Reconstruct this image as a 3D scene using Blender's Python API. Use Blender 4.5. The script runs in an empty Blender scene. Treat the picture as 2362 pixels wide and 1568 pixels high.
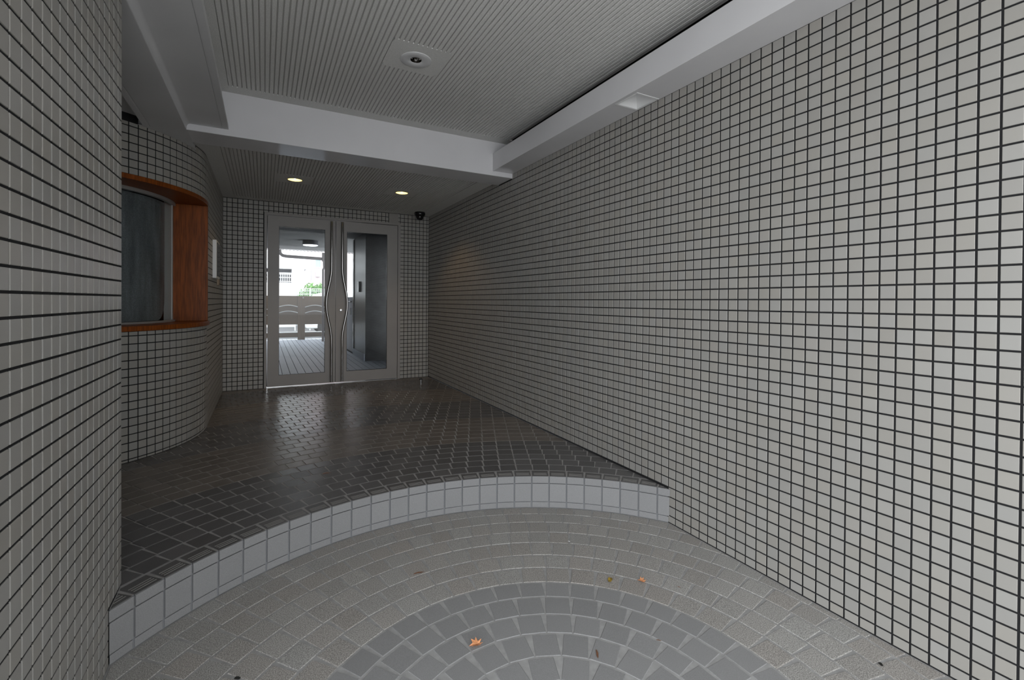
import bpy, bmesh, math, random
import numpy as np
from mathutils import Matrix, Vector

random.seed(7)
rng = np.random.default_rng(7)
S = bpy.context.scene
C = S.collection

# ------------------------------------------------------------------ camera
F_PX, YAW, PITCH, ROLL, CY = 1065.0876, 0.4928, -0.0069, 0.0068, 703.07
EYE = 1.172
c_, s_ = math.cos(YAW), math.sin(YAW)
A_ = np.array([[c_, 0, -s_], [0, 1, 0], [s_, 0, c_]])
c_, s_ = math.cos(PITCH), math.sin(PITCH)
B_ = np.array([[1, 0, 0], [0, c_, -s_], [0, s_, c_]])
c_, s_ = math.cos(ROLL), math.sin(ROLL)
D_ = np.array([[c_, s_, 0], [-s_, c_, 0], [0, 0, 1]])
RC = D_ @ B_ @ A_
rt, up, fw = [Vector((r[0], r[2], r[1])) for r in RC]
cam = bpy.data.cameras.new('camera')
cam.sensor_fit = 'HORIZONTAL'
cam.sensor_width = 36.0
cam.lens = F_PX / 2362 * 36.0
cam.shift_y = -(784 - CY) / 2362
cam.clip_start = 0.02
cam.clip_end = 200
co = bpy.data.objects.new('camera', cam)
C.objects.link(co)
bk = -fw
co.matrix_world = Matrix(((rt.x, up.x, bk.x, 0), (rt.y, up.y, bk.y, 0), (rt.z, up.z, bk.z, EYE), (0, 0, 0, 1)))
S.camera = co

# ------------------------------------------------------------------ world and light
w = bpy.data.worlds.new('world')
S.world = w
w.use_nodes = True
bg = w.node_tree.nodes['Background']
bg.inputs[0].default_value = (0.93, 0.965, 1.0, 1)
bg.inputs[1].default_value = 1.0


def portal(name, loc, rot, sx, sy):
    l = bpy.data.lights.new(name, 'AREA')
    l.shape = 'RECTANGLE'
    l.size, l.size_y = sx, sy
    l.cycles.is_portal = True
    o = bpy.data.objects.new(name, l)
    C.objects.link(o)
    o.location = loc
    o.rotation_euler = rot


portal('entrance_portal', (0.65, -1.12, 1.28), (math.radians(90), 0, 0), 2.52, 2.56)
portal('side_portal', (-0.61, -0.11, 1.28), (math.radians(90), 0, math.radians(-90)), 2.0, 2.56)
portal('passage_portal', (0.55, 12.2, 1.3), (math.radians(-90), 0, 0), 2.0, 2.3)


def spot(name, loc, watt, col, deg, blend, size):
    l = bpy.data.lights.new(name, 'SPOT')
    l.energy = watt
    l.color = col
    l.spot_size = math.radians(deg)
    l.spot_blend = blend
    l.shadow_soft_size = size
    o = bpy.data.objects.new(name, l)
    C.objects.link(o)
    o.location = loc


spot('downlight_beam', (1.24, 4.71, 2.272), 1.5, (1.0, 0.62, 0.26), 118, 0.5, 0.03)
spot('downlight_beam', (0.247, 4.69, 2.272), 1.1, (1.0, 0.66, 0.30), 118, 0.5, 0.03)

vs = S.view_settings
vs.view_transform = 'Standard'
vs.look = 'None'
vs.gamma = 1.0
vs.use_curve_mapping = False
vs.exposure = 2.12

# ------------------------------------------------------------------ materials
MATS = {}


def mat(name, col, rough=0.5, spec=0.5, metal=0.0, col2=None, rnd=0.0, noise=None, namt=0.15, ndetail=2.0,
        bump=None, bstr=0.2, bdist=0.002, stretch=None, emit=None, estr=0.0, tilt=0.0, rough_noise=0.0, speck=None):
    m = bpy.data.materials.new(name)
    m.use_nodes = True
    t = m.node_tree
    N, L = t.nodes, t.links
    p = N['Principled BSDF']
    p.inputs['Roughness'].default_value = rough
    p.inputs['Specular IOR Level'].default_value = spec
    p.inputs['Metallic'].default_value = metal
    rgb = N.new('ShaderNodeRGB')
    rgb.outputs[0].default_value = (*col, 1)
    cur = rgb.outputs[0]
    geo = N.new('ShaderNodeNewGeometry')
    pos = geo.outputs['Position']
    r = None
    if rnd or col2 or tilt:
        oi = N.new('ShaderNodeObjectInfo')
        ad = N.new('ShaderNodeMath'); ad.operation = 'ADD'
        L.new(oi.outputs['Random'], ad.inputs[0]); L.new(geo.outputs['Random Per Island'], ad.inputs[1])
        fr = N.new('ShaderNodeMath'); fr.operation = 'FRACT'
        L.new(ad.outputs[0], fr.inputs[0])
        wn = N.new('ShaderNodeTexWhiteNoise'); wn.noise_dimensions = '1D'
        L.new(fr.outputs[0], wn.inputs['W'])
        r = wn
    if col2:
        mx = N.new('ShaderNodeMix'); mx.data_type = 'RGBA'
        sp = N.new('ShaderNodeSeparateColor')
        L.new(r.outputs['Color'], sp.inputs[0])
        L.new(sp.outputs[1], mx.inputs['Factor'])
        L.new(cur, mx.inputs['A']); mx.inputs['B'].default_value = (*col2, 1)
        cur = mx.outputs['Result']

    def scale_by(fac_socket, lo, hi):
        nonlocal cur
        mr = N.new('ShaderNodeMapRange')
        mr.inputs['To Min'].default_value = lo
        mr.inputs['To Max'].default_value = hi
        L.new(fac_socket, mr.inputs['Value'])
        vm = N.new('ShaderNodeVectorMath'); vm.operation = 'SCALE'
        L.new(cur, vm.inputs[0]); L.new(mr.outputs[0], vm.inputs['Scale'])
        cur = vm.outputs[0]
    if rnd:
        scale_by(r.outputs['Value'], 1 - rnd, 1 + rnd)
    vec = pos
    if stretch:
        mp = N.new('ShaderNodeMapping')
        mp.inputs['Scale'].default_value = stretch
        L.new(pos, mp.inputs['Vector'])
        vec = mp.outputs[0]
    if noise:
        nz = N.new('ShaderNodeTexNoise')
        nz.inputs['Scale'].default_value = noise
        nz.inputs['Detail'].default_value = ndetail
        L.new(vec, nz.inputs['Vector'])
        mr = N.new('ShaderNodeMapRange')
        mr.inputs['From Min'].default_value = 0.3
        mr.inputs['From Max'].default_value = 0.7
        L.new(nz.outputs[0], mr.inputs['Value'])
        scale_by(mr.outputs[0], 1 - namt, 1 + namt)
        if rough_noise:
            m2 = N.new('ShaderNodeMapRange')
            m2.inputs['To Min'].default_value = rough - rough_noise
            m2.inputs['To Max'].default_value = rough + rough_noise
            L.new(mr.outputs[0], m2.inputs['Value'])
            L.new(m2.outputs[0], p.inputs['Roughness'])
    if speck:
        vz = N.new('ShaderNodeTexNoise')
        vz.inputs['Scale'].default_value = speck[0]
        vz.inputs['Detail'].default_value = 1.0
        L.new(pos, vz.inputs['Vector'])
        mr = N.new('ShaderNodeMapRange')
        mr.inputs['From Min'].default_value = 0.35
        mr.inputs['From Max'].default_value = 0.65
        L.new(vz.outputs[0], mr.inputs['Value'])
        scale_by(mr.outputs[0], 1 - speck[1], 1 + speck[1])
    L.new(cur, p.inputs['Base Color'])
    nrm = None
    if bump:
        nb = N.new('ShaderNodeTexNoise')
        nb.inputs['Scale'].default_value = bump
        nb.inputs['Detail'].default_value = 3.0
        L.new(vec, nb.inputs['Vector'])
        b = N.new('ShaderNodeBump')
        b.inputs['Strength'].default_value = bstr
        b.inputs['Distance'].default_value = bdist
        L.new(nb.outputs[0], b.inputs['Height'])
        nrm = b.outputs[0]
    if tilt:
        # every fired tile lies a touch out of level
        sb = N.new('ShaderNodeVectorMath'); sb.operation = 'SUBTRACT'
        L.new(r.outputs['Color'], sb.inputs[0]); sb.inputs[1].default_value = (0.5, 0.5, 0.5)
        sc = N.new('ShaderNodeVectorMath'); sc.operation = 'SCALE'
        L.new(sb.outputs[0], sc.inputs[0]); sc.inputs['Scale'].default_value = tilt
        ad2 = N.new('ShaderNodeVectorMath'); ad2.operation = 'ADD'
        L.new(nrm if nrm else geo.outputs['Normal'], ad2.inputs[0]); L.new(sc.outputs[0], ad2.inputs[1])
        nn = N.new('ShaderNodeVectorMath'); nn.operation = 'NORMALIZE'
        L.new(ad2.outputs[0], nn.inputs[0])
        nrm = nn.outputs[0]
    if nrm:
        L.new(nrm, p.inputs['Normal'])
    if emit:
        p.inputs['Emission Color'].default_value = (*emit, 1)
        p.inputs['Emission Strength'].default_value = estr
    MATS[name] = m
    return m


def glass_mat(name, refl, tint):
    m = bpy.data.materials.new(name)
    m.use_nodes = True
    t = m.node_tree
    N, L = t.nodes, t.links
    N.remove(N['Principled BSDF'])
    tr = N.new('ShaderNodeBsdfTransparent'); tr.inputs[0].default_value = (*tint, 1)
    gl = N.new('ShaderNodeBsdfGlossy'); gl.inputs['Roughness'].default_value = 0.03
    fr = N.new('ShaderNodeFresnel'); fr.inputs[0].default_value = refl
    mx = N.new('ShaderNodeMixShader')
    geo = N.new('ShaderNodeNewGeometry')
    ml = N.new('ShaderNodeMath'); ml.operation = 'MULTIPLY_ADD'     # reflect at the outer face of the pane only
    L.new(geo.outputs['Backfacing'], ml.inputs[0]); ml.inputs[1].default_value = -1.0; ml.inputs[2].default_value = 1.0
    m2 = N.new('ShaderNodeMath'); m2.operation = 'MULTIPLY'
    L.new(ml.outputs[0], m2.inputs[0]); L.new(fr.outputs[0], m2.inputs[1])
    L.new(m2.outputs[0], mx.inputs[0]); L.new(tr.outputs[0], mx.inputs[1]); L.new(gl.outputs[0], mx.inputs[2])
    L.new(mx.outputs[0], N['Material Output'].inputs[0])
    return m


M_tile = mat('wall_tile_glaze', (0.335, 0.327, 0.309), 0.38, 0.45, col2=(0.335, 0.319, 0.290), rnd=0.045, bump=60, bstr=0.05)
M_grout = mat('dark_grout', (0.020, 0.020, 0.021), 0.9, 0.2)
M_paver = mat('rough_beige_paver', (0.32, 0.313, 0.297), 0.7, 0.35, col2=(0.305, 0.285, 0.263), rnd=0.06, speck=(300, 0.38), bump=300, bstr=0.5, bdist=0.002)
M_paverg = mat('smooth_grey_paver', (0.235, 0.233, 0.232), 0.65, 0.35, rnd=0.05, speck=(500, 0.12), bump=320, bstr=0.25, bdist=0.001)
M_mortar = mat('pale_mortar', (0.31, 0.306, 0.30), 0.9, 0.2, noise=30, namt=0.12)
M_mortard = mat('grey_mortar', (0.30, 0.29, 0.28), 0.9, 0.2, noise=30, namt=0.15)
M_dark = mat('dark_grey_floor_tile', (0.110, 0.107, 0.107), 0.27, 0.5, rnd=0.14, speck=(350, 0.10), bump=160, bstr=0.12, bdist=0.001, tilt=0.02)
M_brown = mat('brown_floor_tile', (0.155, 0.136, 0.120), 0.29, 0.5, rnd=0.14, speck=(350, 0.10), bump=160, bstr=0.12, bdist=0.001, tilt=0.02)
M_hiline = mat('nosing_highlight_line', (0.22, 0.21, 0.20), 0.8, 0.2)  # paler than the tread, paints in the highlight on the lines
M_riser = mat('pale_granite_riser', (0.250, 0.249, 0.251), 0.55, 0.4, rnd=0.03, speck=(450, 0.10))
M_risergrout = mat('riser_grout', (0.215, 0.22, 0.23), 0.9, 0.2)
M_paint = mat('white_ceiling_paint', (0.66, 0.66, 0.665), 0.5, 0.4, noise=3, namt=0.04)
M_beam = mat('satin_white_beam_paint', (0.70, 0.695, 0.71), 0.13, 0.5, noise=3, namt=0.03)
M_rib = mat('ribbed_ceiling_board', (0.68, 0.675, 0.655), 0.9, 0.2, speck=(260, 0.10), bump=220, bstr=0.3, bdist=0.002)
M_ribbase = mat('ceiling_board_groove', (0.50, 0.49, 0.475), 0.95, 0.1)
M_dim = mat('plain_grey_plaster', (0.25, 0.25, 0.25), 0.9, 0.2)
M_shadefill = mat('black_shade_fill', (0.012, 0.012, 0.013), 0.9, 0.2)  # black colour standing in for shade in the cove and booth
M_door = mat('grey_beige_door_paint', (0.31, 0.292, 0.277), 0.42, 0.5, noise=4, namt=0.03)
M_chrome = mat('polished_steel', (0.42, 0.41, 0.40), 0.10, 0.5, metal=1.0)
M_bright = mat('bright_steel', (0.9, 0.9, 0.88), 0.3, 0.5, metal=0.7)
M_steel = mat('brushed_steel', (0.55, 0.55, 0.55), 0.3, 0.5, metal=1.0)
M_alu = mat('anodised_aluminium', (0.42, 0.42, 0.41), 0.45, 0.5, metal=0.4)
M_wood = mat('varnished_orange_wood', (0.205, 0.052, 0.008), 0.38, 0.2, noise=9, namt=0.38, ndetail=4, stretch=(14, 14, 0.9), bump=14, bstr=0.05)
M_glass = glass_mat('clear_glass', 1.45, (0.88, 0.90, 0.90))
M_sheet = mat('clouded_grey_sheet', (0.20, 0.215, 0.23), 0.45, 0.5, noise=2.2, namt=0.35, stretch=(9, 9, 1.6), ndetail=5, speck=(160, 0.18))
M_plastic = mat('black_plastic', (0.012, 0.012, 0.013), 0.22, 0.5)
M_white = mat('white_plastic', (0.84, 0.84, 0.84), 0.4, 0.5)
M_card = mat('cream_card', (0.45, 0.38, 0.30), 0.7, 0.3)
M_plate = mat('beige_cover_plate', (0.30, 0.285, 0.265), 0.6, 0.4)
M_lamp = mat('warm_lamp', (0.9, 0.8, 0.5), 0.4, emit=(1.0, 0.80, 0.30), estr=0.26)
M_lampcool = mat('cool_lamp', (0.9, 0.9, 0.9), 0.4, emit=(0.86, 0.93, 1.0), estr=1.0)
M_gold = mat('gilt_reflector', (0.75, 0.62, 0.30), 0.2, metal=1.0)
M_leafo = mat('dry_orange_leaf', (0.62, 0.27, 0.12), 0.6, noise=60, namt=0.3)
M_leafy = mat('yellow_green_leaf', (0.30, 0.20, 0.025), 0.55, noise=50, namt=0.45)
M_leafb = mat('brown_leaf', (0.16, 0.075, 0.04), 0.7, noise=60, namt=0.3)
M_seed = mat('black_seed', (0.015, 0.015, 0.013), 0.6)
M_plank = mat('grey_passage_tile', (0.52, 0.56, 0.64), 0.5, 0.5, rnd=0.05, speck=(160, 0.16))
M_gap = mat('dark_joint', (0.02, 0.022, 0.03), 0.9)
M_bronze = mat('bronze_gate_paint', (0.20, 0.145, 0.10), 0.4, 0.4)
M_pipe = mat('grey_brown_pipe', (0.16, 0.14, 0.14), 0.5)
M_asphalt = mat('grey_asphalt', (0.13, 0.13, 0.135), 0.9, 0.2, speck=(60, 0.2))
M_ground = mat('pale_street_paving', (0.62, 0.61, 0.60), 0.9, 0.2)
M_wwall = mat('white_house_wall', (0.80, 0.80, 0.80), 0.8)
M_gwall = mat('grey_house_wall', (0.62, 0.62, 0.65), 0.8)
M_pink = mat('pink_house_wall', (0.86, 0.72, 0.735), 0.8)
M_blue = mat('pale_blue_pane', (0.45, 0.62, 0.72), 0.2)
M_slate = mat('dark_opening', (0.07, 0.07, 0.085), 0.7)
M_car = mat('white_car_paint', (0.80, 0.82, 0.82), 0.2)
M_tyre = mat('black_rubber', (0.02, 0.02, 0.02), 0.8)
M_green = mat('green_bush_leaf', (0.12, 0.30, 0.06), 0.6, rnd=0.35)
M_wire = mat('white_fence_wire', (0.72, 0.76, 0.74), 0.5)
M_stem = mat('brown_stem', (0.10, 0.06, 0.03), 0.8)
M_shadedclad = mat('shade_darkened_cladding', (0.030, 0.030, 0.033), 0.32, 0.5, noise=8, namt=0.25)  # near-black: shade of the unlit passage block put into the colour


# ------------------------------------------------------------------ mesh helpers
class MB:
    """collects polygons; build() links them as ONE mesh object"""

    def __init__(self):
        self.v, self.f, self.mi = [], [], []

    def add(self, vs, fs, mi=0):
        n = len(self.v)
        self.v += [tuple(a) for a in vs]
        self.f += [tuple(n + i for i in g) for g in fs]
        self.mi += [mi] * len(fs)
        return self

    def box(self, x0, x1, y0, y1, z0, z1, mi=0):
        vs = [(x0, y0, z0), (x1, y0, z0), (x1, y1, z0), (x0, y1, z0), (x0, y0, z1), (x1, y0, z1), (x1, y1, z1), (x0, y1, z1)]
        return self.add(vs, [(3, 2, 1, 0), (4, 5, 6, 7), (0, 1, 5, 4), (1, 2, 6, 5), (2, 3, 7, 6), (3, 0, 4, 7)], mi)

    def tube(self, pts, r, n=8, mi=0, cap=True):
        pts = [Vector(p) for p in pts]
        rs = r if isinstance(r, (list, tuple)) else [r] * len(pts)
        vs, fs = [], []
        prev = None
        for i, p in enumerate(pts):
            d = (pts[min(i + 1, len(pts) - 1)] - pts[max(i - 1, 0)]).normalized()
            if prev is None:
                u = d.orthogonal().normalized()
            else:
                u = (prev - d * prev.dot(d)).normalized()
            prev = u
            v = d.cross(u)
            for k in range(n):
                a = 2 * math.pi * k / n
                vs.append(p + (u * math.cos(a) + v * math.sin(a)) * rs[i])
        for i in range(len(pts) - 1):
            for k in range(n):
                k2 = (k + 1) % n
                fs.append((i * n + k, i * n + k2, (i + 1) * n + k2, (i + 1) * n + k))
        if cap:
            fs.append(tuple(range(n - 1, -1, -1)))
            fs.append(tuple((len(pts) - 1) * n + k for k in range(n)))
        return self.add(vs, fs, mi)

    def lathe(self, c, prof, n=32, mi=0, axis='z'):
        """prof: list of (radius, height)"""
        vs, fs = [], []
        for r, h in prof:
            for k in range(n):
                a = 2 * math.pi * k / n
                if axis == 'z':
                    vs.append((c[0] + r * math.cos(a), c[1] + r * math.sin(a), c[2] + h))
                else:
                    vs.append((c[0] + r * math.cos(a), c[1] + h, c[2] + r * math.sin(a)))
        for i in range(len(prof) - 1):
            for k in range(n):
                k2 = (k + 1) % n
                fs.append((i * n + k, i * n + k2, (i + 1) * n + k2, (i + 1) * n + k))
        return self.add(vs, fs, mi)

    def build(self, name, mats, parent=None, smooth=False, kind=None, label=None, cat=None, bevel=0.0, group=None):
        me = bpy.data.meshes.new(name)
        me.from_pydata(self.v, [], self.f)
        for m in (mats if isinstance(mats, (list, tuple)) else [mats]):
            me.materials.append(m)
        if any(self.mi):
            me.polygons.foreach_set('material_index', self.mi)
        me.validate()
        bm = bmesh.new()
        bm.from_mesh(me)
        bmesh.ops.recalc_face_normals(bm, faces=bm.faces)
        if bevel:
            bmesh.ops.remove_doubles(bm, verts=bm.verts, dist=1e-5)
            bmesh.ops.bevel(bm, geom=[e for e in bm.edges if len(e.link_faces) == 2 and e.calc_face_angle(0) > 0.6],
                            offset=bevel, segments=2, profile=0.5, affect='EDGES')
        bm.to_mesh(me)
        bm.free()
        if smooth:
            me.polygons.foreach_set('use_smooth', [True] * len(me.polygons))
            me.set_sharp_from_angle(angle=math.radians(40))
        return link(name, me, parent, kind, label, cat, group)


def link(name, me, parent=None, kind=None, label=None, cat=None, group=None):
    o = bpy.data.objects.new(name, me)
    C.objects.link(o)
    if parent is not None:
        o.parent = parent
    tag(o, label, cat, group, kind)
    return o


def tag(o, label=None, cat=None, group=None, kind=None):
    if label:
        o['label'] = label
    if cat:
        o['category'] = cat
    if group:
        o['group'] = group
    if kind:
        o['kind'] = kind
    return o


def empty(name, label=None, cat=None, group=None, kind=None, loc=(0, 0, 0)):
    return link(name, None, None, kind, label, cat, group)


def inset_poly(P, d):
    n = len(P)
    out = []
    for i in range(n):
        a, b, c = P[i - 1], P[i], P[(i + 1) % n]
        e1 = (b - a) / max(np.linalg.norm(b - a), 1e-9)
        e2 = (c - b) / max(np.linalg.norm(c - b), 1e-9)
        n1, n2 = np.array([-e1[1], e1[0]]), np.array([-e2[1], e2[0]])
        m = n1 + n2
        m = m / max(np.dot(m, m), 0.15) * 2
        out.append(b + m * d)
    return np.array(out)


def prism(P, t, ch):
    """a tile: counter-clockwise polygon P in the plane, thickness t, arris ch"""
    P = np.asarray(P, float)
    n = len(P)
    I = inset_poly(P, ch)
    vs = [(x, y, 0) for x, y in P] + [(x, y, t - ch) for x, y in P] + [(x, y, t) for x, y in I]
    fs = [tuple(2 * n + i for i in range(n))]
    for i in range(n):
        j = (i + 1) % n
        fs.append((i, j, n + j, n + i))
        fs.append((n + i, n + j, 2 * n + j, 2 * n + i))
    return np.array(vs), fs


def clip(P, a, b, c):
    """keep a*x + b*y <= c"""
    out = []
    n = len(P)
    for i in range(n):
        p, q = P[i], P[(i + 1) % n]
        dp, dq = a * p[0] + b * p[1] - c, a * q[0] + b * q[1] - c
        if dp <= 0:
            out.append(p)
        if dp * dq < 0:
            t = dp / (dp - dq)
            out.append((p[0] + (q[0] - p[0]) * t, p[1] + (q[1] - p[1]) * t))
    R = []
    for p in out:
        if not R or math.hypot(p[0] - R[-1][0], p[1] - R[-1][1]) > 1e-4:
            R.append(p)
    if len(R) > 1 and math.hypot(R[0][0] - R[-1][0], R[0][1] - R[-1][1]) < 1e-4:
        R.pop()
    return R


def area(P):
    return 0.5 * abs(sum(P[i][0] * P[(i + 1) % len(P)][1] - P[(i + 1) % len(P)][0] * P[i][1] for i in range(len(P))))


def project(p):
    q = np.asarray(p, float) - np.array([0, 0, EYE])
    v = RC @ np.array([q[0], q[2], q[1]])
    if v[2] < 0.05:
        return None
    return 1181 + F_PX * v[0] / v[2], CY - F_PX * v[1] / v[2], v[2]


class Tiles:
    """tiles of one surface: the largest in the picture become parts, the rest one joined part"""

    def __init__(self, parent, name, material, limit=300, visible=None):
        self.parent, self.name, self.m, self.limit, self.vis = parent, name, material, limit, visible
        self.items = []          # (verts, faces, matrix np4x4, key)

    def add(self, vs, fs, M, key, material=None):
        self.items.append((vs, fs, M, key, material or self.m))

    def finish(self):
        sc = []
        for it in self.items:
            vs, fs, M, key, m = it
            W = np.c_[vs, np.ones(len(vs))] @ M.T
            cen = W[:, :3].mean(0)
            pr = project(cen)
            a = 0.0
            if pr and -30 < pr[0] < 2392 and -30 < pr[1] < 1598 and (self.vis is None or self.vis(cen, pr)):
                top = fs[0]
                Q = [project(W[i, :3]) for i in top]
                if all(Q):
                    a = area([(q[0], q[1]) for q in Q])
            sc.append(a)
        order = sorted(range(len(sc)), key=lambda i: -sc[i])
        single = {i for i in order[:self.limit] if sc[i] > 4}
        cache = {}
        for i in sorted(single):
            vs, fs, M, key, m = self.items[i]
            k = (key, m.name)
            me = cache.get(k) if key is not None else None
            if me is None:
                me = bpy.data.meshes.new(self.name)
                me.from_pydata([tuple(v) for v in vs], [], fs)
                me.materials.append(m)
                if key is not None:
                    cache[k] = me
            o = link(self.name, me, self.parent)
            o.matrix_world = Matrix(M.tolist())
        rest = {}
        for i, it in enumerate(self.items):
            if i not in single:
                rest.setdefault(it[4].name, []).append(it)
        for mn, its in rest.items():
            V, Fa, n = [], [], 0
            for vs, fs, M, key, m in its:
                W = np.c_[vs, np.ones(len(vs))] @ M.T
                V.append(W[:, :3])
                Fa += [tuple(n + i for i in f) for f in fs]
                n += len(vs)
            me = bpy.data.meshes.new(self.name)
            me.from_pydata(np.concatenate(V).tolist(), [], Fa)
            me.materials.append(MATS[mn])
            link(self.name, me, self.parent, kind='stuff')


def frame4(o, u, v, n):
    M = np.eye(4)
    M[:3, 0], M[:3, 1], M[:3, 2], M[:3, 3] = u, v, n, o
    return M


# ------------------------------------------------------------------ dimensions
XR, XL, YB = 1.9047, -0.4337, 5.8695      # faces of the right wall, the left wall, the door wall
ZU = 0.180                                 # raised floor
CX, CYC, RS = 0.685, 0.947, 1.468          # centre and radius of the curved step
ZC, ZLOW, ZSOF, ZHI = 2.28, 2.245, 2.285, 2.53
YF, YBK = 3.552, 3.83                      # front and back of the cross beam
XS = 1.712                                 # face of the right soffit
J = 0.0062                                 # wall joint
TT, CH = 0.0026, 0.0010


def wall_tiles(parent, plane, us, vs, keep, limit=300, visible=None, material=None):
    """plane(u, v) -> (origin, udir, vdir, normal) at a tile's middle; us, vs: joint positions; keep(u0,u1,v0,v1) -> list of rects"""
    T = Tiles(parent, 'tile', material or M_tile, limit, visible)
    for a in range(len(us) - 1):
        for b in range(len(vs) - 1):
            for (u0, u1, v0, v1) in keep(us[a] + J / 2, us[a + 1] - J / 2, vs[b] + J / 2, vs[b + 1] - J / 2):
                if u1 - u0 < 0.004 or v1 - v0 < 0.004:
                    continue
                w_, h_ = u1 - u0, v1 - v0
                pv, pf = prism([(-w_ / 2, -h_ / 2), (w_ / 2, -h_ / 2), (w_ / 2, h_ / 2), (-w_ / 2, h_ / 2)], TT, CH)
                o, ud, vd, nd = plane((u0 + u1) / 2, (v0 + v1) / 2)
                T.add(pv, pf, frame4(np.array(o) - np.array(nd) * TT, ud, vd, nd), (round(w_, 4), round(h_, 4)))
    T.finish()


def rows(z0, lo, hi):
    k0 = math.floor((lo - z0) / 0.05) - 1
    k1 = math.ceil((hi - z0) / 0.05) + 1
    return [z0 + 0.05 * k for k in range(k0, k1 + 1)]


# ------------------------------------------------------------------ right wall
wall_r = MB().box(XR + TT, XR + 0.2, -2.6, 6.1, -0.05, 2.62).build('wall_right', M_grout, kind='structure',
    label='long right wall of small square beige tiles with dark joints', cat='wall')


def y_step(x):
    return CYC + math.sqrt(max(RS * RS - (x - CX) ** 2, 0))


YSR = y_step(XR)


def keep_r(u0, u1, v0, v1):
    um = (u0 + u1) / 2
    lo = 0.004 if um < YSR else ZU + 0.003
    hi = ZSOF if um < YF else (ZLOW if um < YBK else ZC)
    if um > 5.8695:
        return []
    u1 = min(u1, YB - 0.001)
    v0, v1 = max(v0, lo), min(v1, hi - 0.001)
    return [(u0, u1, v0, v1)] if v1 > v0 and u1 > u0 else []


us = [0.4702 + 0.05 * k for k in range(-56, 110)]
wall_tiles(wall_r, lambda u, v: ((XR, u, v), (0, -1, 0), (0, 0, 1), (-1, 0, 0)), us, rows(1.1886, 0, 2.3), keep_r)

# ------------------------------------------------------------------ left wall
YLE = 2.052
wl = MB().box(-0.60, XL - TT, 0.90, YLE - 0.004, -0.05, 2.62)
wl.box(-1.75, -0.60, 1.85, YLE - 0.004, -0.05, 2.62)
wl.box(-1.75, -1.6, YLE - 0.004, 6.1, -0.05, 2.62)
wall_l = wl.build('wall_left', M_grout, kind='structure', label='near left wall of beige square tiles ending at a sharp corner', cat='wall')
YSL = y_step(XL)


def keep_l(u0, u1, v0, v1):
    um = (u0 + u1) / 2
    lo = 0.004 if um < YSL else ZU + 0.003
    v0, v1 = max(v0, lo), min(v1, 2.60)
    return [(u0, min(u1, YLE), v0, v1)] if v1 > v0 else []


us = [1.2462 + 0.05 * k for k in range(-6, 17)]
wall_tiles(wall_l, lambda u, v: ((XL, u, v), (0, 1, 0), (0, 0, 1), (1, 0, 0)), us, rows(1.1840, 0, 2.62), keep_l)

# ------------------------------------------------------------------ back wall with the door opening
DX0, DX1, DZ1 = 0.0, 1.53, 2.157
wb = MB()
wb.box(-1.75, -0.39, YB + TT, YB + 0.14, 0, 2.62).box(-0.39, DX0, YB + TT, YB + 0.14, 0, 2.62).box(DX1, XR + 0.01, YB + TT, YB + 0.14, 0, 2.62).box(DX0, DX1, YB + TT, YB + 0.14, DZ1, 2.62)
wall_b = wb.build('wall_back', M_grout, kind='structure', label='end wall of small beige tiles around the double door', cat='wall')
PL = (1.382, 1.503, 2.158, 2.277)          # cover plate


def keep_b(u0, u1, v0, v1):
    um, vm = (u0 + u1) / 2, (v0 + v1) / 2
    u0, u1 = max(u0, -0.392), min(u1, XR - 0.001)
    v0, v1 = max(v0, ZU + 0.003), min(v1, ZC - 0.001)
    if DX0 - 0.02 < um < DX1 + 0.01 and v0 < DZ1:
        v0 = max(v0, DZ1 + 0.001)
    if PL[0] < um < PL[1]:
        return []
    return [(u0, u1, v0, v1)] if v1 > v0 and u1 > u0 else []


us = sorted([-0.0069 - 0.05 * k for k in range(-27, 9)] + [XR - 0.0256 - 0.05 * k for k in range(0, 11)] + [XR])
us = [u for i, u in enumerate(us) if i == 0 or u - us[i - 1] > 0.02]
wall_tiles(wall_b, lambda u, v: ((u, YB, v), (1, 0, 0), (0, 0, 1), (0, -1, 0)), us, rows(1.1781, 0.1, 2.35), keep_b)

# ------------------------------------------------------------------ curved reception wall
BX, BY, BR = -1.292, 4.26, 0.90
SF = YB - BY                                # straight run from the door wall
PHI1 = math.radians(100)


def booth(s, off=0.0):
    """point and outward normal at running length s measured from the door wall"""
    if s <= SF:
        return (BX + BR + off, YB - s), (1.0, 0.0)
    a = (s - SF) / BR
    nx, ny = math.cos(a), -math.sin(a)
    return (BX + (BR + off) * nx, BY + (BR + off) * ny), (nx, ny)


S_END = SF + BR * PHI1
SW0 = YB - 4.30                             # right end of the window opening
SW1 = SF + BR * math.radians(72)
ZW0, ZW1 = 0.975, 1.930


def band(mb, s0, s1, z0, z1, o0, o1, mi=0, step=0.06):
    n = max(1, int(math.ceil((s1 - s0) / step)))
    ss = [s0 + (s1 - s0) * i / n for i in range(n + 1)]
    vs, fs = [], []
    for s in ss:
        for off in (o0, o1):
            (x, y), _ = booth(s, off)
            vs += [(x, y, z0), (x, y, z1)]
    for i in range(n):
        a, b = i * 4, (i + 1) * 4
        fs += [(a, b, b + 1, a + 1), (a + 2, a + 3, b + 3, b + 2), (a + 1, b + 1, b + 3, a + 3), (a, a + 2, b + 2, b)]
    fs += [(0, 1, 3, 2), (n * 4, n * 4 + 2, n * 4 + 3, n * 4 + 1)]
    return mb.add(vs, fs, mi)


bw = MB()
band(bw, 0, SW0, 0, 2.40, -0.12, -TT)
band(bw, SW0, S_END, 0, ZW0, -0.12, -TT)
band(bw, SW0, S_END, ZW1, 2.40, -0.12, -TT)
band(bw, SW1, S_END, ZW0, ZW1, -0.12, -TT)
wall_c = bw.build('wall_curved', M_grout, kind='structure', label='curved tiled wall of the reception booth, around the wooden window', cat='wall')


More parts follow.
